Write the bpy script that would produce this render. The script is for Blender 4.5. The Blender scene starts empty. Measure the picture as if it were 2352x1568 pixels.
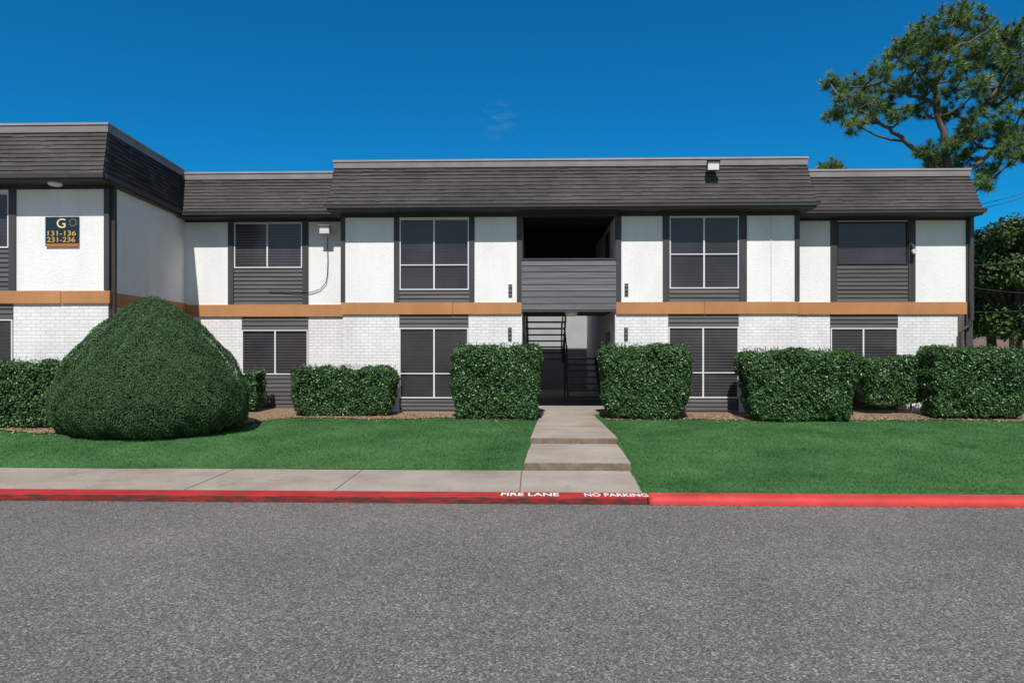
import bpy, math, random
import numpy as np
from mathutils import Vector, Matrix
random.seed(7); rng=np.random.default_rng(11)
sc=bpy.context.scene
sc.view_settings.view_transform='Standard'; sc.view_settings.look='None'; sc.view_settings.exposure=0
F=1568.0; YAW=0.0297; ZC=1.67
# survey helpers: photo bearings -> metres on a facade plane at distance D
def WX(px,D):
    u=(px-1176)/F; c,s=math.cos(YAW),math.sin(YAW)
    return D*(u*c-s)/(u*s+c)
def WZ(px,py,D):
    u=(px-1176)/F; c,s=math.cos(YAW),math.sin(YAW)
    return ZC+D*((795-py)/F)/(u*s+c)

# ------------------------------------------------------------------ materials
def nodes(name):
    m=bpy.data.materials.new(name); m.use_nodes=True
    nt=m.node_tree; b=nt.nodes['Principled BSDF']
    return m,nt,b
def ramp(nt,src,stops):
    r=nt.nodes.new('ShaderNodeValToRGB'); cr=r.color_ramp
    while len(cr.elements)<len(stops): cr.elements.new(0.5)
    for e,(p,c) in zip(cr.elements,stops):
        e.position=p; e.color=(c[0],c[1],c[2],1)
    nt.links.new(src,r.inputs[0]); return r.outputs[0]
def mixc(nt,f,a,b,mode='MIX'):
    m=nt.nodes.new('ShaderNodeMix'); m.data_type='RGBA'; m.blend_type=mode
    for s,v in ((0,f),(6,a),(7,b)):
        if hasattr(v,'links'): nt.links.new(v,m.inputs[s])
        elif s==0: m.inputs[0].default_value=v
        else: m.inputs[s].default_value=(v[0],v[1],v[2],1)
    return m.outputs[2]
def noise(nt,scale,detail=3,rough=.55,vec=None,stretch=None):
    tc=nt.nodes.new('ShaderNodeTexCoord'); v=tc.outputs['Object']
    if stretch:
        mp=nt.nodes.new('ShaderNodeMapping'); mp.inputs['Scale'].default_value=stretch
        nt.links.new(v,mp.inputs[0]); v=mp.outputs[0]
    n=nt.nodes.new('ShaderNodeTexNoise'); n.inputs['Scale'].default_value=scale
    n.inputs['Detail'].default_value=detail; n.inputs['Roughness'].default_value=rough
    nt.links.new(v,n.inputs['Vector']); return n.outputs['Fac']
def bump(nt,b,h,strength,dist):
    bp=nt.nodes.new('ShaderNodeBump'); bp.inputs['Strength'].default_value=strength
    bp.inputs['Distance'].default_value=dist; nt.links.new(h,bp.inputs['Height'])
    nt.links.new(bp.outputs[0],b.inputs['Normal'])
def simple(name,c,rough=.7,var=.15,scale=3,bs=0,bscale=60,bd=.01,stretch=None,spec=.3,tint=False):
    m,nt,b=nodes(name)
    lo=[x*(1-var) for x in c]; hi=[min(1,x*(1+var)) for x in c]
    col=ramp(nt,noise(nt,scale,5,.6,stretch=stretch),[(.3,lo),(.7,hi)])
    if tint:
        at=nt.nodes.new('ShaderNodeAttribute'); at.attribute_name='Tint'
        col=mixc(nt,1.0,col,at.outputs['Color'],'MULTIPLY')
    nt.links.new(col,b.inputs['Base Color']); b.inputs['Roughness'].default_value=rough
    b.inputs['Specular IOR Level'].default_value=spec
    if bs: bump(nt,b,noise(nt,bscale,4,.6),bs,bd)
    return m

M={}
m,nt,b=nodes('white_stucco')
c=ramp(nt,noise(nt,1.3,6,.65,stretch=(1,1,.35)),[(.25,(.76,.755,.745)),(.55,(.87,.867,.86)),(.8,(.90,.898,.89))])
f=ramp(nt,noise(nt,40,3,.6),[(.35,(.93,.93,.93)),(.6,(1,1,1))])
nt.links.new(mixc(nt,1,c,f,'MULTIPLY'),b.inputs['Base Color']); b.inputs['Roughness'].default_value=.9
b.inputs['Specular IOR Level'].default_value=.1
bump(nt,b,noise(nt,26,5,.7),.5,.02); M['stucco']=m
m,nt,b=nodes('white_painted_brick')
tc=nt.nodes.new('ShaderNodeTexCoord'); sp=nt.nodes.new('ShaderNodeSeparateXYZ'); nt.links.new(tc.outputs['Object'],sp.inputs[0])
ad=nt.nodes.new('ShaderNodeMath'); ad.operation='ADD'; nt.links.new(sp.outputs[0],ad.inputs[0]); nt.links.new(sp.outputs[1],ad.inputs[1])
cb=nt.nodes.new('ShaderNodeCombineXYZ'); nt.links.new(ad.outputs[0],cb.inputs[0]); nt.links.new(sp.outputs[2],cb.inputs[1])
br=nt.nodes.new('ShaderNodeTexBrick'); nt.links.new(cb.outputs[0],br.inputs['Vector'])
br.inputs['Scale'].default_value=1; br.inputs['Brick Width'].default_value=.215; br.inputs['Row Height'].default_value=.080
br.inputs['Mortar Size'].default_value=.006; br.inputs['Mortar Smooth'].default_value=.4
br.inputs['Color1'].default_value=(.85,.845,.84,1); br.inputs['Color2'].default_value=(.78,.775,.77,1); br.inputs['Mortar'].default_value=(.58,.57,.57,1)
st=ramp(nt,noise(nt,1.6,6,.7,stretch=(1,1,.5)),[(.3,(.84,.82,.81)),(.6,(1,1,1))])
ch=ramp(nt,noise(nt,9,6,.75),[(.31,(.6,.55,.52)),(.37,(1,1,1))])
nt.links.new(mixc(nt,1,mixc(nt,1,br.outputs[0],st,'MULTIPLY'),ch,'MULTIPLY'),b.inputs['Base Color']); b.inputs['Roughness'].default_value=.75
iv=nt.nodes.new('ShaderNodeMath'); iv.operation='SUBTRACT'; iv.inputs[0].default_value=1; nt.links.new(br.outputs['Fac'],iv.inputs[1])
bump(nt,b,iv.outputs[0],.6,.006); M['brick']=m
M['band']=simple('orange_band_paint',(.46,.215,.09),.6,.13,1.5,.15,20,stretch=(1,1,.4))
M['trim']=simple('dark_trim_paint',(.058,.058,.062),.6,.2,4,.1,30,stretch=(1,1,.2))
M['soffit']=simple('soffit_paint',(.05,.043,.04),.7,.2,2)
M['siding']=simple('dark_siding',(.088,.084,.086),.6,.25,2,.15,30,stretch=(.3,1,4),tint=True)
M['rail']=simple('gray_board',(.150,.153,.162),.7,.3,3,.3,40,stretch=(.3,1,8),tint=True)
M['gutter']=simple('gutter_metal',(.05,.046,.045),.4,.2,2,spec=.5)
M['cap']=simple('roof_cap_metal',(.23,.21,.20),.45,.15,1.5)
M['cap2']=simple('roof_cap_edge',(.33,.30,.29),.45,.12,1.5)
M['shingle']=simple('shingle',(.078,.072,.070),.95,.25,.8,.5,110,.006,tint=True,spec=.1)
M['frame']=simple('window_frame_white',(.72,.72,.74),.4,.06,4)
M['dframe']=simple('window_frame_dark',(.03,.03,.032),.4,.06,4)
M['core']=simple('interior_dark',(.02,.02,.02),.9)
M['inwall']=simple('breezeway_wall',(.58,.58,.59),.8,.1,2,.3,40)
M['stair']=simple('stair_metal',(.09,.09,.095),.5,.2,4)
M['lightwall']=simple('pale_wall',(.40,.41,.43),.8,.08,2)
M['metal']=simple('light_fixture_metal',(.42,.38,.32),.5,.1,5)
M['lens']=simple('light_lens',(.8,.82,.82),.2,.05,5,spec=.6)
def screen(name,base,amt,sc_):
    m,nt,b=nodes(name)
    tc=nt.nodes.new('ShaderNodeTexCoord'); w=nt.nodes.new('ShaderNodeTexWave'); w.bands_direction='Z'
    w.inputs['Scale'].default_value=sc_; w.inputs['Distortion'].default_value=.3; w.inputs['Detail'].default_value=1
    nt.links.new(tc.outputs['Object'],w.inputs['Vector'])
    a=[x*(1-amt) for x in base]; c_=[x*(1+amt) for x in base]
    c=ramp(nt,w.outputs['Fac'],[(.2,a),(.8,c_)])
    n=ramp(nt,noise(nt,.9,3),[(.3,(.65,.65,.69)),(.7,(1.25,1.22,1.22))])
    nt.links.new(mixc(nt,1,c,n,'MULTIPLY'),b.inputs['Base Color']); b.inputs['Roughness'].default_value=.15
    b.inputs['Specular IOR Level'].default_value=.6
    return m
M['screen_a']=screen('solar_screen',(.039,.038,.041),.12,4)
M['screen_b']=screen('solar_screen_blinds',(.048,.046,.049),.45,4.2)
m,nt,b=nodes('concrete')
c=ramp(nt,noise(nt,.9,8,.65),[(.3,(.25,.205,.165)),(.5,(.335,.285,.24)),(.7,(.40,.355,.31))])
f=ramp(nt,noise(nt,70,3,.7),[(.3,(.75,.74,.72)),(.6,(1.05,1.05,1.05))])
s2=ramp(nt,noise(nt,3.5,7,.75),[(.30,(.72,.68,.62)),(.42,(1,1,1))])
nt.links.new(mixc(nt,1,mixc(nt,1,c,f,'MULTIPLY'),s2,'MULTIPLY'),b.inputs['Base Color']); b.inputs['Roughness'].default_value=.9
bump(nt,b,noise(nt,90,3,.6),.3,.006); M['concrete']=m
M['riser']=simple('concrete_riser',(.18,.14,.105),.9,.35,5,.4,60)
M['joint']=simple('joint_dark',(.11,.09,.07),.9)
m,nt,b=nodes('asphalt')
tc=nt.nodes.new('ShaderNodeTexCoord')
v=nt.nodes.new('ShaderNodeTexVoronoi'); v.inputs['Scale'].default_value=70; nt.links.new(tc.outputs['Object'],v.inputs['Vector'])
sepc=nt.nodes.new('ShaderNodeSeparateColor'); nt.links.new(v.outputs['Color'],sepc.inputs[0])
agg=ramp(nt,sepc.outputs[0],[(0,(.088,.085,.081)),(.5,(.155,.151,.144)),(.88,(.228,.22,.208)),(1,(.38,.36,.33))])
fine=ramp(nt,noise(nt,75,3,.75),[(.34,(.36,.36,.36)),(.5,(1.0,1.0,1.0)),(.72,(1.35,1.35,1.32))])
mid=ramp(nt,noise(nt,11,6,.7),[(.3,(.86,.86,.86)),(.7,(1.1,1.1,1.09))])
big=ramp(nt,noise(nt,.45,5,.6),[(.3,(.85,.85,.86)),(.7,(1.12,1.11,1.10))])
c=mixc(nt,1,mixc(nt,1,mixc(nt,1,agg,fine,'MULTIPLY'),big,'MULTIPLY'),mid,'MULTIPLY')
nt.links.new(c,b.inputs['Base Color']); b.inputs['Roughness'].default_value=.85; b.inputs['Specular IOR Level'].default_value=.15
bump(nt,b,noise(nt,75,3,.7),.8,.01); M['asphalt']=m
def curb(name,red,chip,lo,hi):
    m,nt,b=nodes(name)
    n=ramp(nt,noise(nt,7,8,.75,stretch=(.5,1,3)),[(lo,(0,0,0)),(hi,(1,1,1))])
    r=ramp(nt,noise(nt,2,5,.6),[(.3,[x*.72 for x in red]),(.7,[x*1.15 for x in red])])
    nt.links.new(mixc(nt,n,chip,r),b.inputs['Base Color']); b.inputs['Roughness'].default_value=.7
    b.inputs['Specular IOR Level'].default_value=.2
    bump(nt,b,noise(nt,30,4,.6),.3,.01); return m
M['red_top']=curb('red_curb_paint',(.42,.028,.028),(.16,.06,.05),.37,.46)
M['red_face']=curb('worn_red_curb_paint',(.34,.022,.022),(.07,.035,.03),.45,.57)
M['red_new']=curb('fresh_red_curb_paint',(.56,.06,.055),(.34,.06,.05),.33,.45)
M['white_paint']=simple('white_road_paint',(.75,.70,.68),.7,.2,25)
M['digit']=simple('faded_digit_paint',(.38,.38,.38),.7,.2,25)
def leafmat(name,lo,mid_,hi,rough=.5,sc_=2.5,spec=.4,v0=.75,v1=1.2):
    m,nt,b=nodes(name)
    at=nt.nodes.new('ShaderNodeAttribute'); at.attribute_name='Tint'
    c=ramp(nt,at.outputs['Fac'],[(0,lo),(.5,mid_),(1,hi)])
    n=ramp(nt,noise(nt,sc_,5,.65),[(.3,(v0,v0*1.02,v0)),(.7,(v1,v1*.97,v1*.93))])
    nt.links.new(mixc(nt,1,c,n,'MULTIPLY'),b.inputs['Base Color']); b.inputs['Roughness'].default_value=rough
    b.inputs['Specular IOR Level'].default_value=spec
    return m
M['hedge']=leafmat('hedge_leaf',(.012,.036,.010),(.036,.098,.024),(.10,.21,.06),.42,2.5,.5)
M['dome']=leafmat('topiary_leaf',(.030,.068,.022),(.050,.110,.038),(.080,.150,.058),.6,3,.3)
M['pine']=leafmat('pine_needle',(.045,.09,.022),(.11,.19,.05),(.21,.30,.09),.5,1.2,.3)
M['oak']=leafmat('oak_leaf',(.025,.045,.012),(.055,.095,.024),(.11,.155,.045),.5,.5,.3)
M['grassblade']=leafmat('grass_blade',(.038,.108,.034),(.060,.158,.052),(.092,.205,.078),.7,.9,.15,.62,1.32)
M['leafcore']=simple('foliage_gap_shade',(.008,.018,.006),.9,.3,10)  # near-black green: shade in the gaps between leaves, put into the colour
M['bark']=simple('bark',(.115,.092,.075),.9,.35,5,.8,25,.03,stretch=(1,1,.3))
M['twig']=simple('stem',(.09,.06,.04),.9,.3,8)
m,nt,b=nodes('lawn_grass')
c=ramp(nt,noise(nt,.9,7,.68),[(.3,(.034,.098,.032)),(.5,(.056,.144,.048)),(.7,(.080,.180,.064))])
f=ramp(nt,noise(nt,55,4,.7),[(.3,(.6,.65,.6)),(.65,(1.2,1.2,1.2))])
nt.links.new(mixc(nt,1,c,f,'MULTIPLY'),b.inputs['Base Color']); b.inputs['Roughness'].default_value=.9; b.inputs['Specular IOR Level'].default_value=.1
bump(nt,b,noise(nt,60,4,.7),.6,.02); M['lawn']=m
M['mulch']=simple('soil_mulch',(.25,.17,.115),.95,.5,14,.9,50,.03)

# ------------------------------------------------------------------ mesh helpers
def empty(name,loc=(0,0,0)):
    e=bpy.data.objects.new(name,None); sc.collection.objects.link(e); e.location=loc; e.empty_display_size=.2; return e
class Acc:
    def __init__(s): s.v=[]; s.f=[]; s.t=[]
    def quad(s,a,b,c,d,t=1.):
        n=len(s.v); s.v+= [tuple(a),tuple(b),tuple(c),tuple(d)]; s.f.append((n,n+1,n+2,n+3)); s.t.append(t)
    def hexa(s,p,t=1.):
        n=len(s.v); s.v+=[tuple(q) for q in p]
        for f in ((3,2,1,0),(4,5,6,7),(0,1,5,4),(1,2,6,5),(2,3,7,6),(3,0,4,7)):
            s.f.append(tuple(n+i for i in f)); s.t.append(t)
    def box(s,x0,x1,y0,y1,z0,z1,t=1.):
        if x1<x0: x0,x1=x1,x0
        if z1<z0: z0,z1=z1,z0
        s.hexa([(x0,y0,z0),(x1,y0,z0),(x1,y1,z0),(x0,y1,z0),(x0,y0,z1),(x1,y0,z1),(x1,y1,z1),(x0,y1,z1)],t)
    def tube(s,pts,rad,n=6,t=1.):
        pts=[Vector(p) for p in pts]
        if not hasattr(rad,'__len__'): rad=[rad]*len(pts)
        base=len(s.v); ref=Vector((.31,.9,.2))
        for i,p in enumerate(pts):
            d=(pts[min(i+1,len(pts)-1)]-pts[max(i-1,0)]).normalized()
            a=d.cross(ref)
            if a.length<.05: a=d.cross(Vector((1,0,0)))
            a.normalize(); bb=d.cross(a)
            for k in range(n):
                th=2*math.pi*k/n; s.v.append(tuple(p+a*math.cos(th)*rad[i]+bb*math.sin(th)*rad[i]))
        for i in range(len(pts)-1):
            for k in range(n):
                s.f.append((base+i*n+k,base+i*n+(k+1)%n,base+(i+1)*n+(k+1)%n,base+(i+1)*n+k)); s.t.append(t)
        s.f.append(tuple(base+k for k in range(n))[::-1]); s.t.append(t)
        s.f.append(tuple(base+(len(pts)-1)*n+k for k in range(n))); s.t.append(t)
    def build(s,name,mat,parent=None,bevel=0,smooth=False):
        me=bpy.data.meshes.new(name); me.from_pydata(s.v,[],s.f)
        at=me.attributes.new('Tint','FLOAT','FACE'); at.data.foreach_set('value',s.t)
        me.materials.append(mat); me.update()
        o=bpy.data.objects.new(name,me); sc.collection.objects.link(o)
        if parent: o.parent=parent
        if bevel:
            bm=o.modifiers.new('bevel','BEVEL'); bm.width=bevel; bm.segments=3; bm.limit_method='ANGLE'
        if smooth: me.polygons.foreach_set('use_smooth',[True]*len(me.polygons))
        return o
def npmesh(name,V,nper,tint,mat,parent=None):
    nf=len(V)//nper; me=bpy.data.meshes.new(name)
    me.vertices.add(len(V)); me.vertices.foreach_set('co',V.astype(np.float32).ravel())
    me.loops.add(len(V)); me.loops.foreach_set('vertex_index',np.arange(len(V),dtype=np.int32))
    me.polygons.add(nf); me.polygons.foreach_set('loop_start',np.arange(0,len(V),nper,dtype=np.int32))
    me.update(calc_edges=True); me.validate()
    at=me.attributes.new('Tint','FLOAT','FACE'); at.data.foreach_set('value',tint.astype(np.float32))
    me.materials.append(mat); o=bpy.data.objects.new(name,me); sc.collection.objects.link(o)
    if parent: o.parent=parent
    return o
def unit(a): return a/np.maximum(np.linalg.norm(a,axis=1,keepdims=True),1e-6)
def leaves(name,P,Nrm,L,mat,parent,asp=.55,rnd=.8,tint=None):
    n=len(P); d=unit(Nrm+rnd*rng.normal(size=(n,3)))
    t=unit(np.cross(d,rng.normal(size=(n,3)))); b=np.cross(d,t)
    l=(L*rng.uniform(.7,1.3,n))[:,None]*.5
    V=np.stack([P-t*l,P+b*l*asp+t*l*.1,P+t*l,P-b*l*asp+t*l*.1],1).reshape(-1,3)
    if tint is None: tint=np.clip(rng.normal(.45,.22,n),0,1)
    return npmesh(name,V,4,tint,mat,parent)

# ------------------------------------------------------------------ ground levels
def gz(x,y):
    z=np.interp(y,[9.75,11.44,12.5,13.5,15,16.8,17.4],[-.425,-.405,-.30,-.20,-.14,-.07,-.03])
    zl=np.interp(y,[9.75,11.44,12.6,13.6,14.2],[-.425,-.405,-.20,-.06,-.02])
    k=np.clip((-x-5.5)/3.,0,1); k=k*k*(3-2*k)
    return z*(1-k)+zl*k+.012*np.sin(x*1.3+y)*np.sin(y*1.7)
def xl(y): return np.interp(y,[11.44,13.5,17.4],[-.14,-.04,.17])
def xr(y): return np.interp(y,[9.75,11.44,13.5,17.4],[1.56,1.65,1.69,1.60])
def bed(x):
    k=np.clip((-x-5.6)/2.4,0,1); k=k*k*(3-2*k)
    return 16.42*(1-k)+13.55*k+.10*np.sin(x*2.1)+.05*np.sin(x*5.3+1)
lawn=Acc()
def grid(acc,rows,ncol,fx,fz,pw=1.6):
    base=len(acc.v)
    for y in rows:
        a,bb=fx(y)
        for j in range(ncol+1):
            s=(j/ncol)**pw; x=a+(bb-a)*s; acc.v.append((x,y,float(fz(x,y))))
    flip=fx(rows[0])[1]<fx(rows[0])[0]
    for i in range(len(rows)-1):
        for j in range(ncol):
            q=(base+i*(ncol+1)+j,base+i*(ncol+1)+j+1,base+(i+1)*(ncol+1)+j+1,base+(i+1)*(ncol+1)+j)
            acc.f.append(q[::-1] if flip else q); acc.t.append(1.)
grid(lawn,list(np.linspace(11.44,17.45,30)),110,lambda y:(float(xl(y))+.02,-45),gz)
grid(lawn,list(np.linspace(9.75,17.45,36)),110,lambda y:(float(xr(y))-.02,60),gz)
grid(lawn,[17.45,20,30,50,90],40,lambda y:(-70,90),lambda x,y:-.05,1)
lo=lawn.build('lawn',M['lawn'],smooth=True)
n=330000
side=rng.random(n)<.5
yy=9.8+(17.0-9.8)*rng.random(n)
xx=np.where(side,xl(yy)-rng.random(n)**1.2*13.5,xr(yy)+rng.random(n)**1.2*15)
keep=(~((side)&(yy<11.46)))&(yy<bed(xx)+rng.normal(0,.06,n))
xx,yy=xx[keep],yy[keep]; n=len(xx); zz=gz(xx,yy)
ang=rng.uniform(0,6.28,n); h=rng.uniform(.012,.034,n); w=.006
lean=rng.normal(0,.022,(n,2))
V=np.stack([np.stack([xx-np.cos(ang)*w,yy-np.sin(ang)*w,zz-.005],1),np.stack([xx+np.cos(ang)*w,yy+np.sin(ang)*w,zz-.005],1),np.stack([xx+lean[:,0],yy+lean[:,1],zz+h],1)],1).reshape(-1,3)
npmesh('grass_blades',V,3,np.clip(rng.normal(.5,.25,n),0,1),M['grassblade'],lo)
mb=Acc()
for j in range(260):
    x0=-15+j*.125; x1=x0+.125
    if -.02<x1 and x0<1.7: continue
    ya,yb=float(bed(x0)),float(bed(x1)); yE=15. if x0<-9.5 else (18.5 if (x0<-4.6 or x0>7.1) else 17.5)
    k=10
    for i in range(k):
        y0a=ya+(yE-ya)*i/k; y1a=ya+(yE-ya)*(i+1)/k; y0b=yb+(yE-yb)*i/k; y1b=yb+(yE-yb)*(i+1)/k
        f=lambda x,y: float(gz(x,y))+.018
        mb.quad((x0,y0a,f(x0,y0a)),(x1,y0b,f(x1,y0b)),(x1,y1b,f(x1,y1b)),(x0,y1a,f(x0,y1a)))
mbo=mb.build('mulch_bed',M['mulch'])
n=6000; lx=rng.uniform(-12,13,n); ly=bed(lx)+rng.normal(.25,.25,n); kk=(ly<17.3)&~((lx>-.1)&(lx<1.8)); lx,ly=lx[kk],ly[kk]
P=np.stack([lx,ly,gz(lx,ly)+.03],1)
leaves('leaf_litter',P,np.tile([0,0,1.],(len(P),1)),.05,simple('dry_leaf',(.32,.23,.14),.9,.4,6),mbo,rnd=.4)

g=Acc(); g.quad((-600,-300,-.62),(600,-300,-.62),(600,900,-.62),(-600,900,-.62)); g.build('ground',M['lawn'])
r=Acc(); r.quad((-90,-40,-.50),(90,-40,-.50),(90,9.42,-.50),(-90,9.42,-.50)); r.build('road',M['asphalt'])
peb=Acc()
for i in range(120):
    x=random.uniform(-7,7); y=random.uniform(4,9.3); s=random.uniform(.003,.008)
    peb.hexa([(x-s,y-s,-.502),(x+s,y-s*.8,-.502),(x+s*.9,y+s,-.502),(x-s,y+s*.7,-.502),(x-s*.5,y-s*.6,-.5+s),(x+s*.5,y-s*.5,-.5+s*.8),(x+s*.5,y+s*.5,-.5+s),(x-s*.6,y+s*.5,-.5+s*.7)])
peb.build('road_gravel',simple('pebble',(.35,.33,.3),.9,.3,20))
XT=WX(1490,9.4)
c1=Acc(); c1.box(-80,XT-.012,9.41,9.75,-.62,-.405)
curbo=empty('curb')
o=c1.build('worn_curb',M['red_top'],curbo,bevel=.02); o.data.materials.append(M['red_face'])
for p in o.data.polygons:
    if abs(p.normal.y)>.9: p.material_index=1
c2=Acc(); c2.box(XT+.012,90,9.385,9.77,-.62,-.395); c2.build('fresh_curb',M['red_new'],curbo,bevel=.07,smooth=True)
sm=Acc()
for i in range(2500):
    x=-14+i*.04; w=random.uniform(.004,.03)*(1 if x<XT else .5)
    if x<16: sm.quad((x,9.41-w-(.02 if x>XT else 0),-.496),(x+.04,9.41-w*random.uniform(.7,1.2)-(.02 if x>XT else 0),-.496),(x+.04,9.42,-.496),(x,9.42,-.496))
sm.build('gutter_dirt',simple('gutter_dirt',(.075,.05,.04),.95,.4,20),curbo)
def textobj(name,body,size,mat,parent,M4,offset=0,ext=.002):
    cu=bpy.data.curves.new(name,'FONT'); cu.body=body; cu.size=size; cu.extrude=ext; cu.offset=offset
    cu.align_x='CENTER'; cu.align_y='CENTER'; cu.materials.append(mat)
    o=bpy.data.objects.new(name,cu); sc.collection.objects.link(o); o.matrix_world=M4
    o.parent=parent; return o
for body,pa,pb in (('FIRE LANE',1150,1283),('NO PARKING',1342,1488)):
    x0,x1=WX(pa,9.57),WX(pb,9.57); T=Matrix.Translation(((x0+x1)/2,9.565,-.403))
    o=textobj('lettering',body,.27,M['white_paint'],curbo,T,.006,.001)
    bpy.context.view_layer.update(); wd=o.dimensions.x
    o.matrix_world=T@Matrix.Diagonal(((x1-x0)/wd,1,1,1))
sw=empty('sidewalk')
a=Acc(); a.hexa([(-80,9.75,-.6),(1.56,9.75,-.6),(1.65,11.44,-.6),(-80,11.44,-.6),(-80,9.75,-.41),(1.56,9.75,-.41),(1.65,11.44,-.41),(-80,11.44,-.41)])
a.build('sidewalk_slab',M['concrete'],sw)
j=Acc()
for px,py in ((482,1107),(800,1106),(1196,1104)):
    X=WX(px,10.55); j.box(X-.008,X+.008,9.76,11.43,-.409,-.4075)
for X in (-9.2,-12,-14.8,-17.6): j.box(X-.008,X+.008,9.76,11.43,-.409,-.4075)
j.build('sidewalk_joints',M['joint'],sw)
wk=empty('walkway')
a=Acc()
a.hexa([(-.14,11.44,-.6),(1.65,11.44,-.6),(1.69,13.5,-.6),(-.04,13.5,-.6),(-.14,11.44,-.275),(1.65,11.44,-.275),(1.69,13.5,-.25),(-.04,13.5,-.25)])
a.hexa([(-.04,13.5,-.6),(1.69,13.5,-.6),(1.60,17.3,-.6),(.17,17.3,-.6),(-.04,13.5,-.135),(1.69,13.5,-.135),(1.60,17.3,-.085),(.17,17.3,-.085)])
o=a.build('walkway_slabs',M['concrete'],wk,bevel=.02); o.data.materials.append(M['riser'])
for p in o.data.polygons:
    if abs(p.normal.y)>.9: p.material_index=1
j=Acc(); j.box(.0,1.64,15.292,15.308,-.112,-.1085)
j.build('walkway_joints',M['joint'],wk)

# ------------------------------------------------------------------ building
B=empty('apartment_building')
acc={}
def A(k):
    if k not in acc: acc[k]=Acc()
    return acc[k]
def wall(D,p0,p1,z0,z1,key='upper_walls',dy=0.,th=.16):
    A(key).box(WX(p0,D),WX(p1,D),D+dy,D+dy+th,z0,z1)
def board(D,p0,p1,z0,z1,proud=.025,key='trim_boards'):
    A(key).box(WX(p0,D),WX(p1,D),D-proud,D+.06,z0,z1)
def lap(D,p0,p1,z0,z1,rows,key='siding_panels',dy=.02):
    x0,x1=WX(p0,D),WX(p1,D); h=(z1-z0)/rows
    for i in range(rows):
        a_,b_=z0+i*h,z0+(i+1)*h; yb=D+dy-.026; yt=D+dy
        t=random.uniform(.85,1.15)
        A(key).quad((x0,yb,a_),(x1,yb,a_),(x1,yt,b_),(x0,yt,b_),t)
        A(key).quad((x0,yt+.004,a_),(x1,yt+.004,a_),(x1,yb,a_),(x0,yb,a_),t*.3)
def window(D,p0,p1,z0,z1,vm=(),hz=(),frame='window_frames',scr='window_screens',fw=.028):
    x0,x1=WX(p0,D),WX(p1,D); Fm=A(frame); y0,y1=D-.012,D+.05
    Fm.box(x0,x1,y0,y1,z1-fw,z1); Fm.box(x0,x1,y0,y1,z0,z0+fw)
    Fm.box(x0,x0+fw,y0,y1,z0+fw,z1-fw); Fm.box(x1-fw,x1,y0,y1,z0+fw,z1-fw)
    vx=[WX(p,D) for p in vm]
    for x in vx: Fm.box(x-fw*.7,x+fw*.7,y0+.002,y1,z0+fw,z1-fw)
    for z in hz:
        xs=[x0+fw]+sum([[x-fw*.7,x+fw*.7] for x in vx],[])+[x1-fw]
        for i in range(0,len(xs),2): Fm.box(xs[i],xs[i+1],y0+.004,y1,z-fw*.45,z+fw*.45)
    xs=[x0+.01]+vx+[x1-.01]; zs=[z0+.01]+sorted(hz)+[z1-.01]
    for i in range(len(xs)-1):
        for k in range(len(zs)-1):
            t1,t2=random.uniform(-.008,.008),random.uniform(-.008,.008)
            A(scr).quad((xs[i],D+.026+t1,zs[k]),(xs[i+1],D+.026+t2,zs[k]),(xs[i+1],D+.026-t1,zs[k+1]),(xs[i],D+.026-t2,zs[k+1]))
D=17.42
SZ=5.06
TOPW=SZ
for a_,b_ in ((785,917),(1078,1200),(1413,1537),(1698,1834)):
    wall(D,a_,b_,2.7,TOPW)
wall(D,917,1078,4.93,TOPW); wall(D,1537,1698,4.95,TOPW)
for a_,b_ in ((783,793),(905,917),(1078,1090),(1187,1200),(1413,1427),(1522,1537),(1698,1715),(1825,1836)):
    board(D,a_,b_,2.795,4.965,.028 if a_ not in(783,) else .03)
A('frieze').box(WX(783,D),WX(1836,D),D-.035,D+.05,4.967,SZ)
window(D,918,1077,3.11,4.93,(997,),(3.75,),scr='screens_a')
window(D,1538,1697,3.13,4.95,(1617,),(4.0,),scr='screens_a')
lap(D,917,1078,2.795,3.105,3); lap(D,1537,1698,2.795,3.125,3)
def bnd(D,p0,p1,z0,z1,pr=.04): A('orange_band').box(WX(p0,D),WX(p1,D),D-pr,D+.05,z0,z1)
bnd(D,784,1040,2.485,2.79); bnd(D,1040.6,1198,2.487,2.787,.036); bnd(D,1415,1617,2.485,2.79); bnd(D,1617.6,1833,2.483,2.792,.036)
for a_,b_ in ((787,917),(1076,1199),(1413,1535),(1697,1832)):
    wall(D,a_,b_,-.2,2.6,'brick_walls',.012)
lap(D,917,1076,2.15,2.49,3); lap(D,1535,1697,2.17,2.49,3)
window(D,917.5,1075.5,.34,2.14,(997,),(.97,),scr='screens_a'); window(D,1535.5,1696.5,.36,2.16,(1615,),(1.0,),scr='screens_b')
lap(D,917,1076,.05,.335,3); lap(D,1535,1697,.05,.355,3)
wall(D,917,1076,-.2,.05,'foundation',.03); wall(D,1535,1697,-.2,.05,'foundation',.03)
D2=18.4
for a_,b_ in ((415,537),(695,792)): wall(D2,a_,b_,2.7,5.14)
wall(D2,537,695,5.03,5.14)
board(D2,524,537,2.8,5.04); board(D2,695,709,2.8,5.04)
A('frieze').box(WX(420,D2),WX(790,D2),D2-.035,D2+.05,5.05,5.14)
window(D2,538,694,3.80,5.03,(614,),(),scr='screens_b'); lap(D2,537,695,2.80,3.795,9)
bnd(D2,415,790,2.475,2.80)
for a_,b_ in ((415,555),(708,792)): wall(D2,a_,b_,-.2,2.6,'brick_walls',.012)
lap(D2,555,708,2.12,2.48,3); window(D2,556,707,.90,2.115,(632,),(),scr='screens_b'); lap(D2,555,708,.0,.895,8)
wall(D2,555,708,-.2,.0,'foundation',.03)
for a_,b_ in ((1826,1922),(2087,2220)): wall(D2,a_,b_,2.7,5.1)
wall(D2,1922,2087,4.98,5.1)
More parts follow.
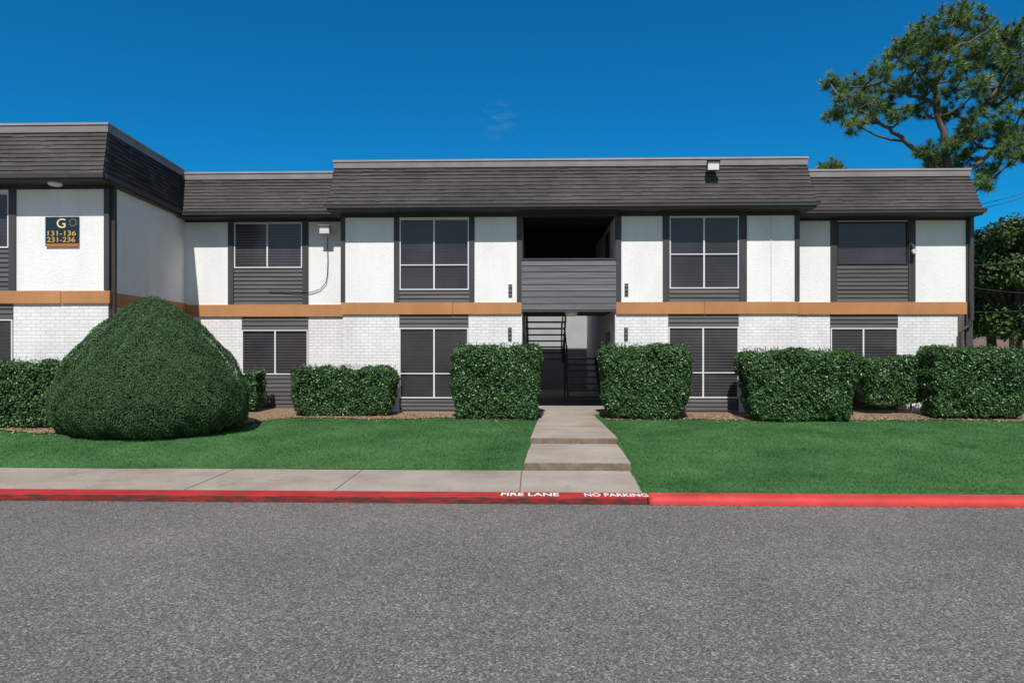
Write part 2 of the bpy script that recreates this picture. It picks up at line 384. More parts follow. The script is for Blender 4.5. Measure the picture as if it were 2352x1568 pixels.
board(D2,1907,1922,2.85,5.0); board(D2,2086,2102,2.85,5.0); board(D2,2218,2233,.9,5.05,.03)
A('frieze').box(WX(1826,D2),WX(2233,D2),D2-.037,D2+.05,5.0,5.1)
window(D2,1923,2085,3.84,4.97,(),(),frame='dark_window_frames',scr='screens_a',fw=.03); lap(D2,1922,2086,2.85,3.835,9)
bnd(D2,1826,2219,2.515,2.84)
for a_,b_ in ((1826,1907),(2063,2200)): wall(D2,a_,b_,-.2,2.6,'brick_walls',.012)
lap(D2,1907,2063,2.16,2.5,3); window(D2,1908,2062,.92,2.155,(1983,),(),scr='screens_b'); lap(D2,1907,2063,.0,.915,8)
wall(D2,1907,2063,-.2,.0,'foundation',.03)
D3=14.6; XN=-9.22; XF=-9.5
A('upper_walls').box(WX(38,D3),XN,D3,D3+.16,2.7,5.18)
A('upper_walls').box(WX(-140,D3),WX(38,D3),D3,D3+.16,5.02,5.18)
A('upper_walls').box(-16,WX(-140,D3),D3,D3+.16,2.7,5.18)
board(D3,21,38,2.885,5.09); board(D3,-156,-140,2.885,5.09)
A('trim_boards').box(WX(240,D3),XN+.02,D3-.03,D3+.05,2.885,5.09)
A('frieze').box(-16,XN+.02,D3-.035,D3+.05,5.09,5.18)
window(D3,-139,20.5,3.82,5.015,(-60,),(),scr='screens_a'); lap(D3,-140,21,2.885,3.815,9)
A('orange_band').box(-16,WX(142,D3),D3-.04,D3+.05,2.60,2.88); A('orange_band').box(WX(142.8,D3),XN+.04,D3-.036,D3+.05,2.603,2.877)
A('brick_walls').box(WX(30,D3),XN-.01,D3+.012,D3+.17,-.2,2.7)
A('brick_walls').box(-16,WX(-125,D3),D3+.012,D3+.17,-.2,2.7)
lap(D3,-125,30,2.28,2.60,3); window(D3,-125,29,.9,2.26,(-48,),(),scr='screens_a'); lap(D3,-125,30,0,.89,8)
def splay(key,dx,z0,z1,th=.15):
    A(key).hexa([(XN+dx-th,D3+.17,z0),(XN+dx,D3+.001,z0),(XF+dx,D2+.1,z0),(XF+dx-th,D2+.1,z0),(XN+dx-th,D3+.17,z1),(XN+dx,D3+.001,z1),(XF+dx,D2+.1,z1),(XF+dx-th,D2+.1,z1)])
splay('upper_walls_side',0,2.72,5.18); splay('brick_walls_side',-.012,-.2,2.7); splay('orange_band_side',.035,2.54,2.84,.06)
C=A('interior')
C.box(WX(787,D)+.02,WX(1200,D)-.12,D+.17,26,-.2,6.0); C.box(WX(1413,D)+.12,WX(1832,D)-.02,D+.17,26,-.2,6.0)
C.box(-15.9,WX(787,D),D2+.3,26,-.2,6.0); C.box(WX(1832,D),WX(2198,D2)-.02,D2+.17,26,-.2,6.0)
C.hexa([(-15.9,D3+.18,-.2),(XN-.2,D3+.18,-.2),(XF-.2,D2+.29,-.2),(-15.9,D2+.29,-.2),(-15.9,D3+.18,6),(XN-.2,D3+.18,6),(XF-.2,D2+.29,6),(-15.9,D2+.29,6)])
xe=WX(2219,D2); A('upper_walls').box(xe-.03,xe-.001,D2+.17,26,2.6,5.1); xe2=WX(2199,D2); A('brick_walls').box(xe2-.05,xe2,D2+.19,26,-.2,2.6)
XL=WX(1200,D); XR=WX(1413,D); YB=23.0; YC=26.5
A('breezeway_walls').box(XL-.11,XL-.001,D+.17,YC,-.1,5.06); A('breezeway_walls').box(XR+.001,XR+.11,D+.17,YC,-.1,5.06)
A('breezeway_floor').box(XL,XR,17.3,YC,-.2,.0)
A('breezeway_slab').box(XL+.001,XR-.001,D+.06,20.1,2.56,2.78)
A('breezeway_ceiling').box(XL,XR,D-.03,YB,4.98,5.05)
A('pale_back_wall').box(XL-.1,XR+.1,YC,YC+.1,0,5.0); A('added_dark_wall').box(XL,XR,YB-.1,YB,2.9,4.97)  # dark wall added so the open, skylit shaft behind stays hidden
A('doors').box(XR-.03,XR,18.6,19.5,.0,2.05); A('doors').box(XL,XL+.03,18.6,19.5,.0,2.05)
A('doors').box(XR-.03,XR,18.6,19.5,2.79,4.8)
rb=A('railing_boards'); z=2.60
while z<3.83:
    h=.16; rb.box(XL-.02,XR+.02,D-.05,D-.015,z,min(z+h-.016,3.86),random.uniform(.82,1.18)); z+=h
A('railing_cap').box(XL-.03,XR+.03,D-.075,D+.03,3.865,3.90); A('railing_cap').box(XL-.02,XR+.02,D-.045,D+.055,2.545,2.592)
for x in (XL+.03,XR-.09,(XL+XR)/2): A('railing_cap').box(x,x+.06,D-.012,D+.05,2.60,3.86)
S=A('stairs'); xm=1.02; nst=7
for i in range(nst):
    z=1.3*(i+1)/nst; y=20.15+i*.27
    S.box(xm+.06,XR-.12,y,y+.29,z-.045,z)
    z2=1.3+1.3*(i+1)/7.; y2=22.0-i*.27
    S.box(XL+.12,xm-.04,y2-.29,y2,z2-.045,z2)
S.box(XL+.02,XR-.02,22.05,22.95,1.24,1.3)
for x in (xm+.02,XR-.1): S.hexa([(x,20.1,-.0),(x+.04,20.1,0),(x+.04,22.05,1.1),(x,22.05,1.1),(x,20.1,.2),(x+.04,20.1,.2),(x+.04,22.05,1.34),(x,22.05,1.34)])
for x in (XL+.08,xm-.06): S.hexa([(x,20.1,2.4),(x+.04,20.1,2.4),(x+.04,22.05,1.12),(x,22.05,1.12),(x,20.1,2.65),(x+.04,20.1,2.65),(x+.04,22.05,1.36),(x,22.05,1.36)])
for x,y,z0,z1 in ((xm+.02,20.15,0,1.0),(xm+.0,22.08,0,2.3),(xm-.1,21.9,1.3,2.4),(xm+.02,21.1,.6,1.7)): S.box(x,x+.045,y,y+.045,z0,z1)
S.tube([(xm+.04,20.17,1.0),(xm+.03,22.1,2.25)],.022); S.tube([(xm-.06,22.0,2.3),(xm-.06,20.2,3.5)],.022)
def mansard(p0,p1,p2,p3,rows,key='shingles',var=.09):
    p0,p1,p2,p3=[Vector(p) for p in (p0,p1,p2,p3)]; nrm=(p1-p0).cross(p3-p0).normalized()
    L=(p1-p0).length; a=A(key)
    for i in range(rows):
        t0=i/rows; t1=min(1,(i+1)/rows); rowt=random.uniform(.95,1.05)
        s=random.uniform(-.3,0)
        while s<L:
            w=random.choice((.16,.22,.3,.3,.42)); sa=max(0,s)/L; sb=min(L,s+w)/L
            if sb>sa:
                dr=random.choice((0,0,0,0,.05,.1))/rows; of=random.uniform(.013,.020)
                td=max(t0-dr,0)
                q=lambda s_,t_: (p0.lerp(p1,s_)).lerp(p3.lerp(p2,s_),t_)
                ti=rowt*random.uniform(1-var,1+var)
                A0=q(sa,td)+nrm*of; A1=q(sb,td)+nrm*of; A2=q(sb,t1)+nrm*.002; A3=q(sa,t1)+nrm*.002
                a.quad(A0,A1,A2,A3,ti); a.quad(q(sa,td)-nrm*.002,q(sb,td)-nrm*.002,A1,A0,.15)
                lp=.08/rows; B0=q(sa,td)+nrm*(of+.0015); B1=q(sb,td)+nrm*(of+.0015); B2=q(sb,td+lp)+nrm*(of+.0005); B3=q(sa,td+lp)+nrm*(of+.0005)
                a.quad(B0,B1,B2,B3,.6)  # darker strip on each lower edge paints the course's shadow line
            s+=w
def roof(xa,xb,ya,za,zt,seta,inl,inr,yback,rows=10,sides=(True,True)):
    e0=(xa,ya,za+.1); e1=(xb,ya,za+.1); t0=(xa+inl,ya+seta,zt-.2); t1=(xb-inr,ya+seta,zt-.2)
    mansard(e0,e1,t1,t0,rows)
    if sides[1]: mansard(e1,(xb,yback,za+.1),(xb-inr,yback,zt-.2),t1,rows)
    if sides[0]: mansard((xa,yback,za+.1),e0,t0,(xa+inl,yback,zt-.2),rows)
    A('roof_core').hexa([(xa+.01,ya+.01,za+.08),(xb-.01,ya+.01,za+.08),(xb-.01,yback,za+.08),(xa+.01,yback,za+.08),(xa+inl+.005,ya+seta+.005,zt-.15),(xb-inr-.005,ya+seta+.005,zt-.15),(xb-inr-.005,yback,zt-.15),(xa+inl+.005,yback,zt-.15)])
    A('roof_caps').box(xa+inl-.02,xb-inr+.02,ya+seta-.03,yback,zt-.2,zt-.045)
    A('roof_cap_edges').box(xa+inl-.035,xb-inr+.035,ya+seta-.05,yback+.01,zt-.044,zt)
    A('gutters').box(xa-.06,xb+.06,ya-.07,ya+.03,za+.02,za+.115)
    A('gutters').box(xa-.075,xb+.075,ya-.085,ya-.069,za+.095,za+.118)
    A('gutters').box(xa,xb,ya-.01,ya+.03,za-.035,za+.018)
    A('soffits').box(xa+.0,xb-.0,ya+.031,yback,za-.03,za-.0)
xcl,xcr=WX(750,16.92),WX(1876,16.92)
roof(xcl,xcr,16.92,5.09,6.40,.36,.1,.1,YB,10)  # roof stops short: added open shaft lets skylight down to the pale wall
roof(WX(405,17.9)-.5,xcl-.02,17.9,5.13,6.37,.33,0,0,26.1,10,(False,False))
xrr=WX(2258,17.9)
roof(xcr+.02,xrr,17.9,5.08,6.32,.33,0,.14,26.1,10,(False,True))
A('gutters').box(xrr-.02,xrr+.06,17.93,26,5.10,5.195)
ex0,ex1=-9.06,-9.36; za,zt=5.20,6.50; ye=14.15; yt=14.52
fe0=(-16.2,ye,za+.1); fe1=(ex0,ye,za+.1); ft1=(-9.19,yt,zt-.2); ft0=(-16.2,yt,zt-.2)
mansard(fe0,fe1,ft1,ft0,10)
mansard(fe1,(ex1,18.3,za+.06),(-9.5,18.3,zt-.24),ft1,10,var=.3)
A('roof_core').hexa([(-16.2,ye+.01,za+.08),(ex0-.012,ye+.012,za+.08),(ex1-.012,18.6,za+.05),(-16.2,18.6,za+.05),(-16.2,yt+.01,zt-.15),(-9.2,yt+.01,zt-.15),(-9.51,18.6,zt-.15),(-16.2,18.6,zt-.15)])
A('roof_caps').hexa([(-16.2,yt-.03,zt-.2),(-9.17,yt-.03,zt-.2),(-9.47,18.6,zt-.24),(-16.2,18.6,zt-.24),(-16.2,yt-.03,zt-.045),(-9.17,yt-.03,zt-.045),(-9.47,18.6,zt-.095),(-16.2,18.6,zt-.095)])
A('roof_cap_edges').hexa([(-16.2,yt-.05,zt-.044),(-9.15,yt-.05,zt-.044),(-9.45,18.6,zt-.094),(-16.2,18.6,zt-.094),(-16.2,yt-.05,zt),(-9.15,yt-.05,zt),(-9.45,18.6,zt-.05),(-16.2,18.6,zt-.05)])
A('roof_caps').box(-16.2,-9.5,18.6,26,6.2,6.43)
G=A('gutters'); G.box(-16.2,ex0+.04,ye-.07,ye+.03,za+.02,za+.115); G.box(-16.2,ex0,ye-.01,ye+.03,za-.035,za+.018)
G.hexa([(ex0-.03,ye+.031,za+.02),(ex0+.06,ye+.031,za+.02),(ex1+.06,17.9,za-.02),(ex1-.03,17.9,za-.02),(ex0-.03,ye+.031,za+.115),(ex0+.06,ye+.031,za+.115),(ex1+.06,17.9,za+.075),(ex1-.03,17.9,za+.075)])
G.hexa([(ex0-.03,ye+.031,za-.035),(ex0+.01,ye+.031,za-.035),(ex1+.01,17.9,za-.07),(ex1-.03,17.9,za-.07),(ex0-.03,ye+.031,za+.018),(ex0+.01,ye+.031,za+.018),(ex1+.01,17.9,za-.022),(ex1-.03,17.9,za-.022)])
A('soffits').hexa([(-16.2,ye+.031,za-.03),(ex0-.031,ye+.031,za-.03),(ex1-.031,18.4,za-.06),(-16.2,18.4,za-.06),(-16.2,ye+.031,za),(ex0-.031,ye+.031,za),(ex1-.031,18.4,za-.03),(-16.2,18.4,za-.03)])
dn=A('downspouts')
dx=XN+.055; dn.box(dx-.04,dx+.04,D3+.06,D3+.14,1.9,5.15)
dn.hexa([(dx-.04,D3+.06,1.75),(dx+.04,D3+.06,1.75),(dx+.04,D3+.14,1.75),(dx-.04,D3+.14,1.75),(dx-.04,D3+.06,1.9),(dx+.04,D3+.06,1.9),(dx+.04,D3+.14,1.9),(dx-.04,D3+.14,1.9)])
dx=WX(2228,18.35); dn.box(dx-.04,dx+.05,18.26,18.35,2.35,5.1); dn.tube([(dx,18.3,2.4),(dx-.06,18.3,2.2),(dx-.28,18.3,2.05),(dx-.3,18.3,0)],.045,4)
A('conduit').tube([(WX(1771,D),D-.012,2.8),(WX(1771,D),D-.012,4.96)],.014,6)
cab=[(752,545),(753,600),(752,630),(748,650),(735,664),(715,671),(680,671),(650,668),(617,667)]
A('cable').tube([(WX(a_,D2-.04),D2-.04,WZ(a_,b_,D2-.04)) for a_,b_ in cab],.010,6)
mm={'upper_walls':'stucco','upper_walls_side':'stucco','brick_walls':'brick','brick_walls_side':'brick','orange_band':'band','orange_band_side':'band','trim_boards':'trim','frieze':'soffit','siding_panels':'siding','window_frames':'frame','dark_window_frames':'dframe','screens_a':'screen_a','screens_b':'screen_b','foundation':'concrete','interior':'core','breezeway_walls':'inwall','breezeway_floor':'concrete','breezeway_slab':'soffit','breezeway_ceiling':'core','pale_back_wall':'lightwall','added_dark_wall':'core','doors':'trim','railing_boards':'rail','railing_cap':'trim','stairs':'stair','shingles':'shingle','roof_core':'core','roof_caps':'cap','roof_cap_edges':'cap2','gutters':'gutter','soffits':'soffit','downspouts':'gutter','conduit':'frame','cable':'gutter'}
for k,v in acc.items():
    v.build(k,M[mm[k]],B,bevel=.004 if k in('trim_boards','orange_band','railing_boards') else 0)

# ------------------------------------------------------------------ fixtures & signs
def disc(a,c,r,h,n=20,sx=1):
    b0=len(a.v)
    for zz_,rr in ((0,1),(h*.6,.95),(h,.6)):
        for k in range(n):
            th=2*math.pi*k/n; a.v.append((c[0]+r*rr*math.cos(th)*sx,c[1]+r*rr*math.sin(th),c[2]-zz_))
    for i in range(2):
        for k in range(n): a.f.append((b0+i*n+k,b0+i*n+(k+1)%n,b0+(i+1)*n+(k+1)%n,b0+(i+1)*n+k)); a.t.append(1)
    a.f.append(tuple(b0+2*n+k for k in range(n))); a.t.append(1)
for c,r,h in (((WX(127,14.38),14.38,5.168),.14,.06),((WX(1312,17.75),17.75,2.555),.17,.11)):
    e=empty('ceiling_light'); a=Acc(); disc(a,c,r,h); a.build('lens',M['lens'],e,smooth=True)
    a=Acc(); disc(a,(c[0],c[1],c[2]+.002),r*1.12,.015); a.build('rim',M['metal'],e)
def flood(x,y,z,s=1.,roofm=False):
    e=empty('flood_light'); a=Acc()
    w,h,d=.15*s,.11*s,.1*s
    a.hexa([(x-w,y-d,z-h),(x+w,y-d,z-h),(x+w*.8,y+d,z-h*.7),(x-w*.8,y+d,z-h*.7),(x-w,y-d*1.3,z+h),(x+w,y-d*1.3,z+h),(x+w*.8,y+d,z+h*.8),(x-w*.8,y+d,z+h*.8)])
    a.box(x-w*1.08,x+w*1.08,y-d*1.75,y-d*.9,z+h,z+h+.02)
    a.build('housing',M['gutter'] if roofm else M['metal'],e,bevel=.008)
    a=Acc(); a.quad((x-w*.85,y-d*1.06,z-h*.8),(x+w*.85,y-d*1.06,z-h*.8),(x+w*.85,y-d*1.32,z+h*.8),(x-w*.85,y-d*1.32,z+h*.8)); a.build('lens',M['lens'],e)
    a=Acc(); a.box(x-.02,x+.02,y+d*.6,y+d*1+.22,z-.03,z+.02); a.build('bracket',M['metal'],e)
flood(WX(1636,17.0),17.0,WZ(1636,384,17.0),1.05,True)
flood(WX(748,18.2),18.18,WZ(748,530,18.2),.95)
e=empty('security_camera'); a=Acc(); x=WX(2094,18.33)
a.tube([(x,18.36,WZ(2094,560,18.33)),(x,18.30,WZ(2094,563,18.33)),(x,18.24,WZ(2094,570,18.33))],.03,8); a.box(x-.05,x+.05,18.35,18.372,4.25,4.45); a.build('bracket',M['gutter'],e)
a=Acc(); a.tube([(x+.03,18.3,WZ(2094,577,18.33)),(x,18.18,WZ(2094,579,18.33))],[.06,.055],12); a.build('housing',M['lens'],e)
e=empty('building_number_sign'); Ds=D3-.04
x0,x1=WX(104,Ds),WX(180,Ds); zt_,zb_=WZ(142,498,Ds),WZ(142,566,Ds)
gold=simple('gold_lettering',(.66,.40,.08),.5,.05); cream=simple('cream_lettering',(.78,.64,.42),.5,.05)
a=Acc(); a.box(x0,x1,Ds,Ds+.035,zb_+.065,zt_); a.build('panel',simple('sign_navy',(.012,.028,.045),.45,.15,3),e)
a=Acc(); a.box(x0,x1,Ds+.001,Ds+.035,zb_,zb_+.064); a.build('lower_strip',simple('sign_orange',(.40,.16,.045),.5,.1),e)
R=Matrix.Rotation(math.pi/2,4,'X')
def stxt(body,pa,pb,py,h,mat,off=.0):
    xa,xb=WX(pa,Ds),WX(pb,Ds); z=WZ(142,py,Ds)
    T=Matrix.Translation(((xa+xb)/2,Ds-.004,z)); o=textobj('lettering',body,h/.7,mat,e,T@R,off)
    bpy.context.view_layer.update(); wd=o.dimensions.x; o.matrix_world=T@R@Matrix.Diagonal(((xb-xa)/wd,1,1,1))
stxt('G',131,151,514,.20,cream,.002); stxt('131-136',108,173,536.5,.105,gold,.001); stxt('231-236',108,173,551,.105,gold,.001)
a=Acc(); cx,cz=WX(168,Ds),WZ(168,511,Ds)
for k in range(10):
    th=k*math.pi/5; rr=.075; a.box(cx+rr*math.cos(th)-.014,cx+rr*math.cos(th)+.014,Ds-.006,Ds,cz+rr*math.sin(th)-.014,cz+rr*math.sin(th)+.014)
a.build('plain_mark',simple('mark_tan',(.22,.15,.08),.5),e)
def plate(body,px,py0,py1):
    e=empty('unit_number_plate'); dd=D-.03; x=WX(px,dd); zt=WZ(px,py0,dd); zb=WZ(px,py1,dd)
    a=Acc(); a.box(x-.047,x+.047,dd,dd+.045,zb,zt); a.build('plate',M['gutter'],e,bevel=.004)
    n=len(body)
    for i,ch in enumerate(body):
        z=zt-(zt-zb)*(i+.5)/n
        T=Matrix.Translation((x,dd-.003,z)); textobj('digit',ch,.090,M['digit'],e,T@R@Matrix.Rotation(-math.pi/2,4,'Z'),0)
plate('232',1172,653,681); plate('231',1439,651,679); plate('132',1171,752,780); plate('131',1438,752,780)

# ------------------------------------------------------------------ hedges
def hedge(px0,px1,pytop,Dh,dep,z0,dens=2300,leaf=.05,taper=.12,seed=0,name='hedge'):
    e=empty(name); x0,x1=WX(px0,Dh),WX(px1,Dh); ztop=WZ((px0+px1)/2,pytop,Dh)
    cx,cy,cz=(x0+x1)/2,Dh+dep/2,(ztop+z0)/2; w,d,h=(x1-x0)/2,dep/2,(ztop-z0)/2
    ar=[4*w*h,4*w*h*.5,4*d*h,4*d*h,4*w*d,4*w*d*.3]
    def shape(p):
        k=9; q=p/((np.abs(p)**k).sum(1)**(1/k))[:,None]
        sh=1-taper*np.clip((1-(q[:,2]+1)/2),0,1)**2.2
        X=cx+q[:,0]*w*sh; Y=cy+q[:,1]*d*sh; Z=cz+q[:,2]*h
        s=seed*3.7
        disp=.030*np.sin(X*5+s+Z*3)+.026*np.sin(Z*7+X*3+s)+.022*np.sin(X*13+Y*9+s*2)+.014*np.sin(Z*17-X*11)+.012*np.sin(X*29+Z*23+s)
        nn=unit(q**7+1e-9*q)
        P=np.stack([X,Y,Z],1)+nn*disp[:,None]
        return P,nn
    PS=[];cnt=[int(dens*a_) for a_ in ar]
    for fi,c_ in enumerate(cnt):
        u=rng.uniform(-1,1,(c_,2)); o=np.ones(c_)
        PS.append([np.stack([u[:,0],-o,u[:,1]],1),np.stack([u[:,0],o,u[:,1]],1),np.stack([-o,u[:,0],u[:,1]],1),np.stack([o,u[:,0],u[:,1]],1),np.stack([u[:,0],u[:,1],o],1),np.stack([u[:,0],u[:,1],-o],1)][fi])
    p=np.concatenate(PS); P,nn=shape(p)
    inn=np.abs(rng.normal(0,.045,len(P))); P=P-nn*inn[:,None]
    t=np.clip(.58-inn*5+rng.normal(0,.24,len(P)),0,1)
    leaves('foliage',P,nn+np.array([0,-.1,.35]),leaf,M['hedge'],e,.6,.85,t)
    ns=int(90*w); sx=rng.uniform(-1,1,ns)*w*.95+cx; sy=rng.uniform(-1,1,ns)*d*.9+cy
    PP=[]
    for i in range(ns):
        hh=rng.uniform(.02,.12)
        for k_ in range(6): PP.append((sx[i]+rng.normal(0,.014),sy[i]+rng.normal(0,.014),ztop-.01+hh*k_/5))
    leaves('sprigs',np.array(PP),np.tile([0,-.3,.6],(len(PP),1)),leaf*.8,M['hedge'],e,.5,1.)
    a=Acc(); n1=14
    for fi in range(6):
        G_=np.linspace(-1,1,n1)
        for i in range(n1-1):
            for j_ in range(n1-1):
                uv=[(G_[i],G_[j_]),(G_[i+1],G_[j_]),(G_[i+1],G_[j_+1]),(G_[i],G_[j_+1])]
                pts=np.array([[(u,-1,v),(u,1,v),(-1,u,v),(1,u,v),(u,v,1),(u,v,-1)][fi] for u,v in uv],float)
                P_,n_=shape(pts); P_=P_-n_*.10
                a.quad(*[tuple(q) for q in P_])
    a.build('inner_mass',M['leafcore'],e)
    a=Acc()
    for i in range(int(max(2,w*3))):
        x=cx+random.uniform(-.8,.8)*w*.8; y=cy+random.uniform(-.4,.4)*d
        gzz=float(gz(x,min(y,17.4)))
        a.tube([(x,y,gzz-.03),(x+random.uniform(-.05,.05),y,z0+.05),(x+random.uniform(-.1,.1),y,z0+.25)],[.03,.025,.02],6)
    a.build('stems',M['twig'],e)
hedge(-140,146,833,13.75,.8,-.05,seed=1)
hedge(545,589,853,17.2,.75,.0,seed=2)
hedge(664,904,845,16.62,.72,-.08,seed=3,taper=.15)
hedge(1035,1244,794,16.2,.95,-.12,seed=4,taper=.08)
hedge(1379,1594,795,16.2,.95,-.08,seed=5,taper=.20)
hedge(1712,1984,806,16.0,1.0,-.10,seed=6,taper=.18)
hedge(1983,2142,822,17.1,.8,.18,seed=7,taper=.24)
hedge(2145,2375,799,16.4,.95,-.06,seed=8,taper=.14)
e=empty('topiary_bush'); tx=WX(350,14.3); ty=14.3
prof=[(-.12,1.58),(-.02,1.76),(.12,1.88),(.35,1.95),(.60,1.95),(.89,1.87),(1.21,1.72),(1.5,1.54),(1.74,1.35),(2.0,1.10),(2.22,.86),(2.40,.63),(2.54,.42),(2.64,.23),(2.71,.09),(2.74,0.)]
prof_z=np.array([p[0] for p in prof]); prof_r=np.array([p[1] for p in prof])
zt2=np.linspace(-.12,2.74,400); rt=np.interp(zt2,prof_z,prof_r)
rt=np.convolve(np.pad(rt,8,mode='edge'),np.ones(17)/17,'valid'); rt[-1]=0.02
seg=np.hypot(np.diff(zt2),np.diff(rt)); wgt=seg*(rt[1:]+rt[:-1])/2; cdf=np.cumsum(wgt)/wgt.sum()
def dome(n,inset):
    i=np.searchsorted(cdf,rng.random(n)); th=rng.uniform(0,2*np.pi,n)
    z=zt2[i]; rr=rt[i]; dz=np.gradient(zt2)[i]; dr=np.gradient(rt)[i]
    nr=unit(np.stack([np.cos(th)*dz,np.sin(th)*dz*1.2,-dr],1))
    dis=.022*np.sin(th*9+z*4)+.018*np.sin(th*17-z*7)+.016*np.sin(z*9+th*4)+.012*np.sin(th*31+z*19)-inset
    P=np.stack([tx+np.cos(th)*rr*1.02,ty+np.sin(th)*rr*.83,z],1)+nr*dis[:,None]
    return P,nr
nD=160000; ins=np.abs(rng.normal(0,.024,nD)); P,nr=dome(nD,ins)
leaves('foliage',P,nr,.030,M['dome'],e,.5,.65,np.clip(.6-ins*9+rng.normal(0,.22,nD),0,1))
a=Acc(); nn_=40; zs=np.linspace(-.12,2.6,30); rs=np.maximum(np.interp(zs,zt2,rt)-.14,.01)
for zz_,rr in zip(zs,rs):
    for k in range(nn_):
        th=2*math.pi*k/nn_; a.v.append((tx+math.cos(th)*rr*1.02,ty+math.sin(th)*rr*.83,zz_-.06))
for i in range(29):
    for k in range(nn_): a.f.append((i*nn_+k,i*nn_+(k+1)%nn_,(i+1)*nn_+(k+1)%nn_,(i+1)*nn_+k)); a.t.append(1)
a.build('inner_mass',simple('topiary_gap_shade',(.012,.028,.009),.9),e)  # core coloured dark to stand for shade behind the leaves

# ------------------------------------------------------------------ pine
def pine(name,limbs,clumps,DP,tufts,cr,nl=.26,needles=42):
    e=empty(name); wood=Acc(); pts=[]
    def w(px,py,dy=0): return Vector((WX(px,DP+dy),DP+dy,WZ(px,py,DP+dy)))
    for pl,r0,r1 in limbs:
        P=[w(*p) for p in pl]; Q=[]
        for i in range(len(P)-1):
            for s in range(5):
                q=P[i].lerp(P[i+1],s/5); q+=Vector((random.uniform(-.05,.05),random.uniform(-.05,.05),random.uniform(-.04,.04))) if (i or s) else Vector((0,0,0)); Q.append(q)
        Q.append(P[-1]); n=len(Q); wood.tube(Q,[r0+(r1-r0)*i/(n-1) for i in range(n)],8); pts+=[(q,r0+(r1-r0)*i/(n-1)) for i,q in enumerate(Q)]
    T=[];O=[];TT=[]
    for c in clumps:
        dy=random.uniform(-2.0,2.0); c0=w(c[0],c[1],dy)
        cand=[(q,r) for q,r in pts if q.z<c0.z+.4] or pts
        q,r=min(cand,key=lambda t:(t[0]-c0).length+max(0,t[0].z-c0.z+.3)*2)
        md=q.lerp(c0,.5)+Vector((random.uniform(-.15,.15),0,-.12))
        wood.tube([q,q.lerp(md,.5)+Vector((0,0,-.05)),md,md.lerp(c0,.5)+Vector((0,0,-.02)),c0],[min(r,.06),.05,.04,.032,.02],5)
        sc_=c[2] if len(c)>2 else 1.
        for k in range(int(tufts*sc_)):
            v=Vector((random.gauss(0,1),random.gauss(0,1),random.gauss(0,.6))); v=v.normalized()*random.uniform(.2,1)**.6*cr*sc_
            tp=c0+v; wood.tube([c0+v*.05,c0+v*.5+Vector((0,0,-.04)),tp],[.014,.010,.006],3)
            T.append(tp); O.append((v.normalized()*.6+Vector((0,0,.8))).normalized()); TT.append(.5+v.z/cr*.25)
    wood.build('trunk_and_limbs',M['bark'],e,smooth=True)
    T=np.array(T);O=np.array(O);TT=np.array(TT); nT=len(T); K=needles
    base=np.repeat(T,K,0); od=np.repeat(O,K,0)
    base=base-od*rng.uniform(0,.12,(nT*K,1))
    d=unit(od*.55+unit(rng.normal(size=(nT*K,3)))); L=rng.uniform(.7,1.1,(nT*K,1))*nl
    sd=unit(np.cross(d,rng.normal(size=(nT*K,3))))*.010
    V=np.stack([base-sd,base+sd,base+d*L+np.array([0,0,-.02])],1).reshape(-1,3)
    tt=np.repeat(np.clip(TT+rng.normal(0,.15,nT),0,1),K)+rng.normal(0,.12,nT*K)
    npmesh('needles',V,3,np.clip(tt,0,1),M['pine'],e)
limbs=[([(2205,860),(2200,600),(2190,440),(2172,340),(2155,250),(2150,190),(2172,110),(2205,40)],.22,.04),
 ([(2190,430),(2140,375),(2100,345),(2060,310),(2010,275),(1965,250),(1925,215)],.12,.03),
 ([(2172,340),(2215,290),(2262,240),(2310,180),(2340,110)],.11,.03),
 ([(2186,410),(2240,380),(2300,330),(2360,280),(2420,230)],.11,.03),
 ([(2150,215),(2110,170),(2075,120)],.08,.03),([(2152,240),(2090,220),(2030,185)],.08,.03),
 ([(2172,115),(2230,95),(2280,60)],.06,.03),([(2190,430),(2240,410),(2275,412)],.05,.03),([(2262,240),(2330,235),(2390,170)],.07,.03)]
cl=[(2210,22,.9),(2185,45),(2232,45,.9),(2122,60,.9),(2090,95),(2145,98),(2262,68),(2305,88),(2345,65),(2060,132),(2110,148),(2025,160,.9),(2180,140),(2235,125),(2285,148),(2338,130),
(1988,188),(1932,200,.9),(1905,188,.6),(1950,228),(1912,262,.8),(1992,238),(2040,208),(2088,195),(1965,285,.8),(2018,255),(2065,262,.8),(2135,200),(2195,205),(2250,200),(2305,208),(2350,195),
(2120,250,.8),(2185,262,.9),(2235,280),(2292,285),(2342,310),(2128,345,.9),(2160,372),(2195,330,.9),(2225,358),(2268,392,.8),(2312,345),(2352,350,.9),(2262,422,.7),(2400,150),(2420,230),(2400,310),(2390,80),(2440,160),(2230,320),
(2160,110),(2205,90),(2260,110),(2320,165),(2270,240),(2215,165),(2300,310,.9),(2345,260),(2140,370,.8),(2185,385,.8),(2325,110),(2120,110)]
pine('pine_tree',limbs,cl,27,27,.62,nl=.29,needles=60)
pine('pine_tree',[([(1912,860),(1910,600),(1908,395)],.2,.04)],[(1908,378,.7),(1893,380,.5),(1922,382,.5),(1900,395),(1930,410)],33,26,.6)
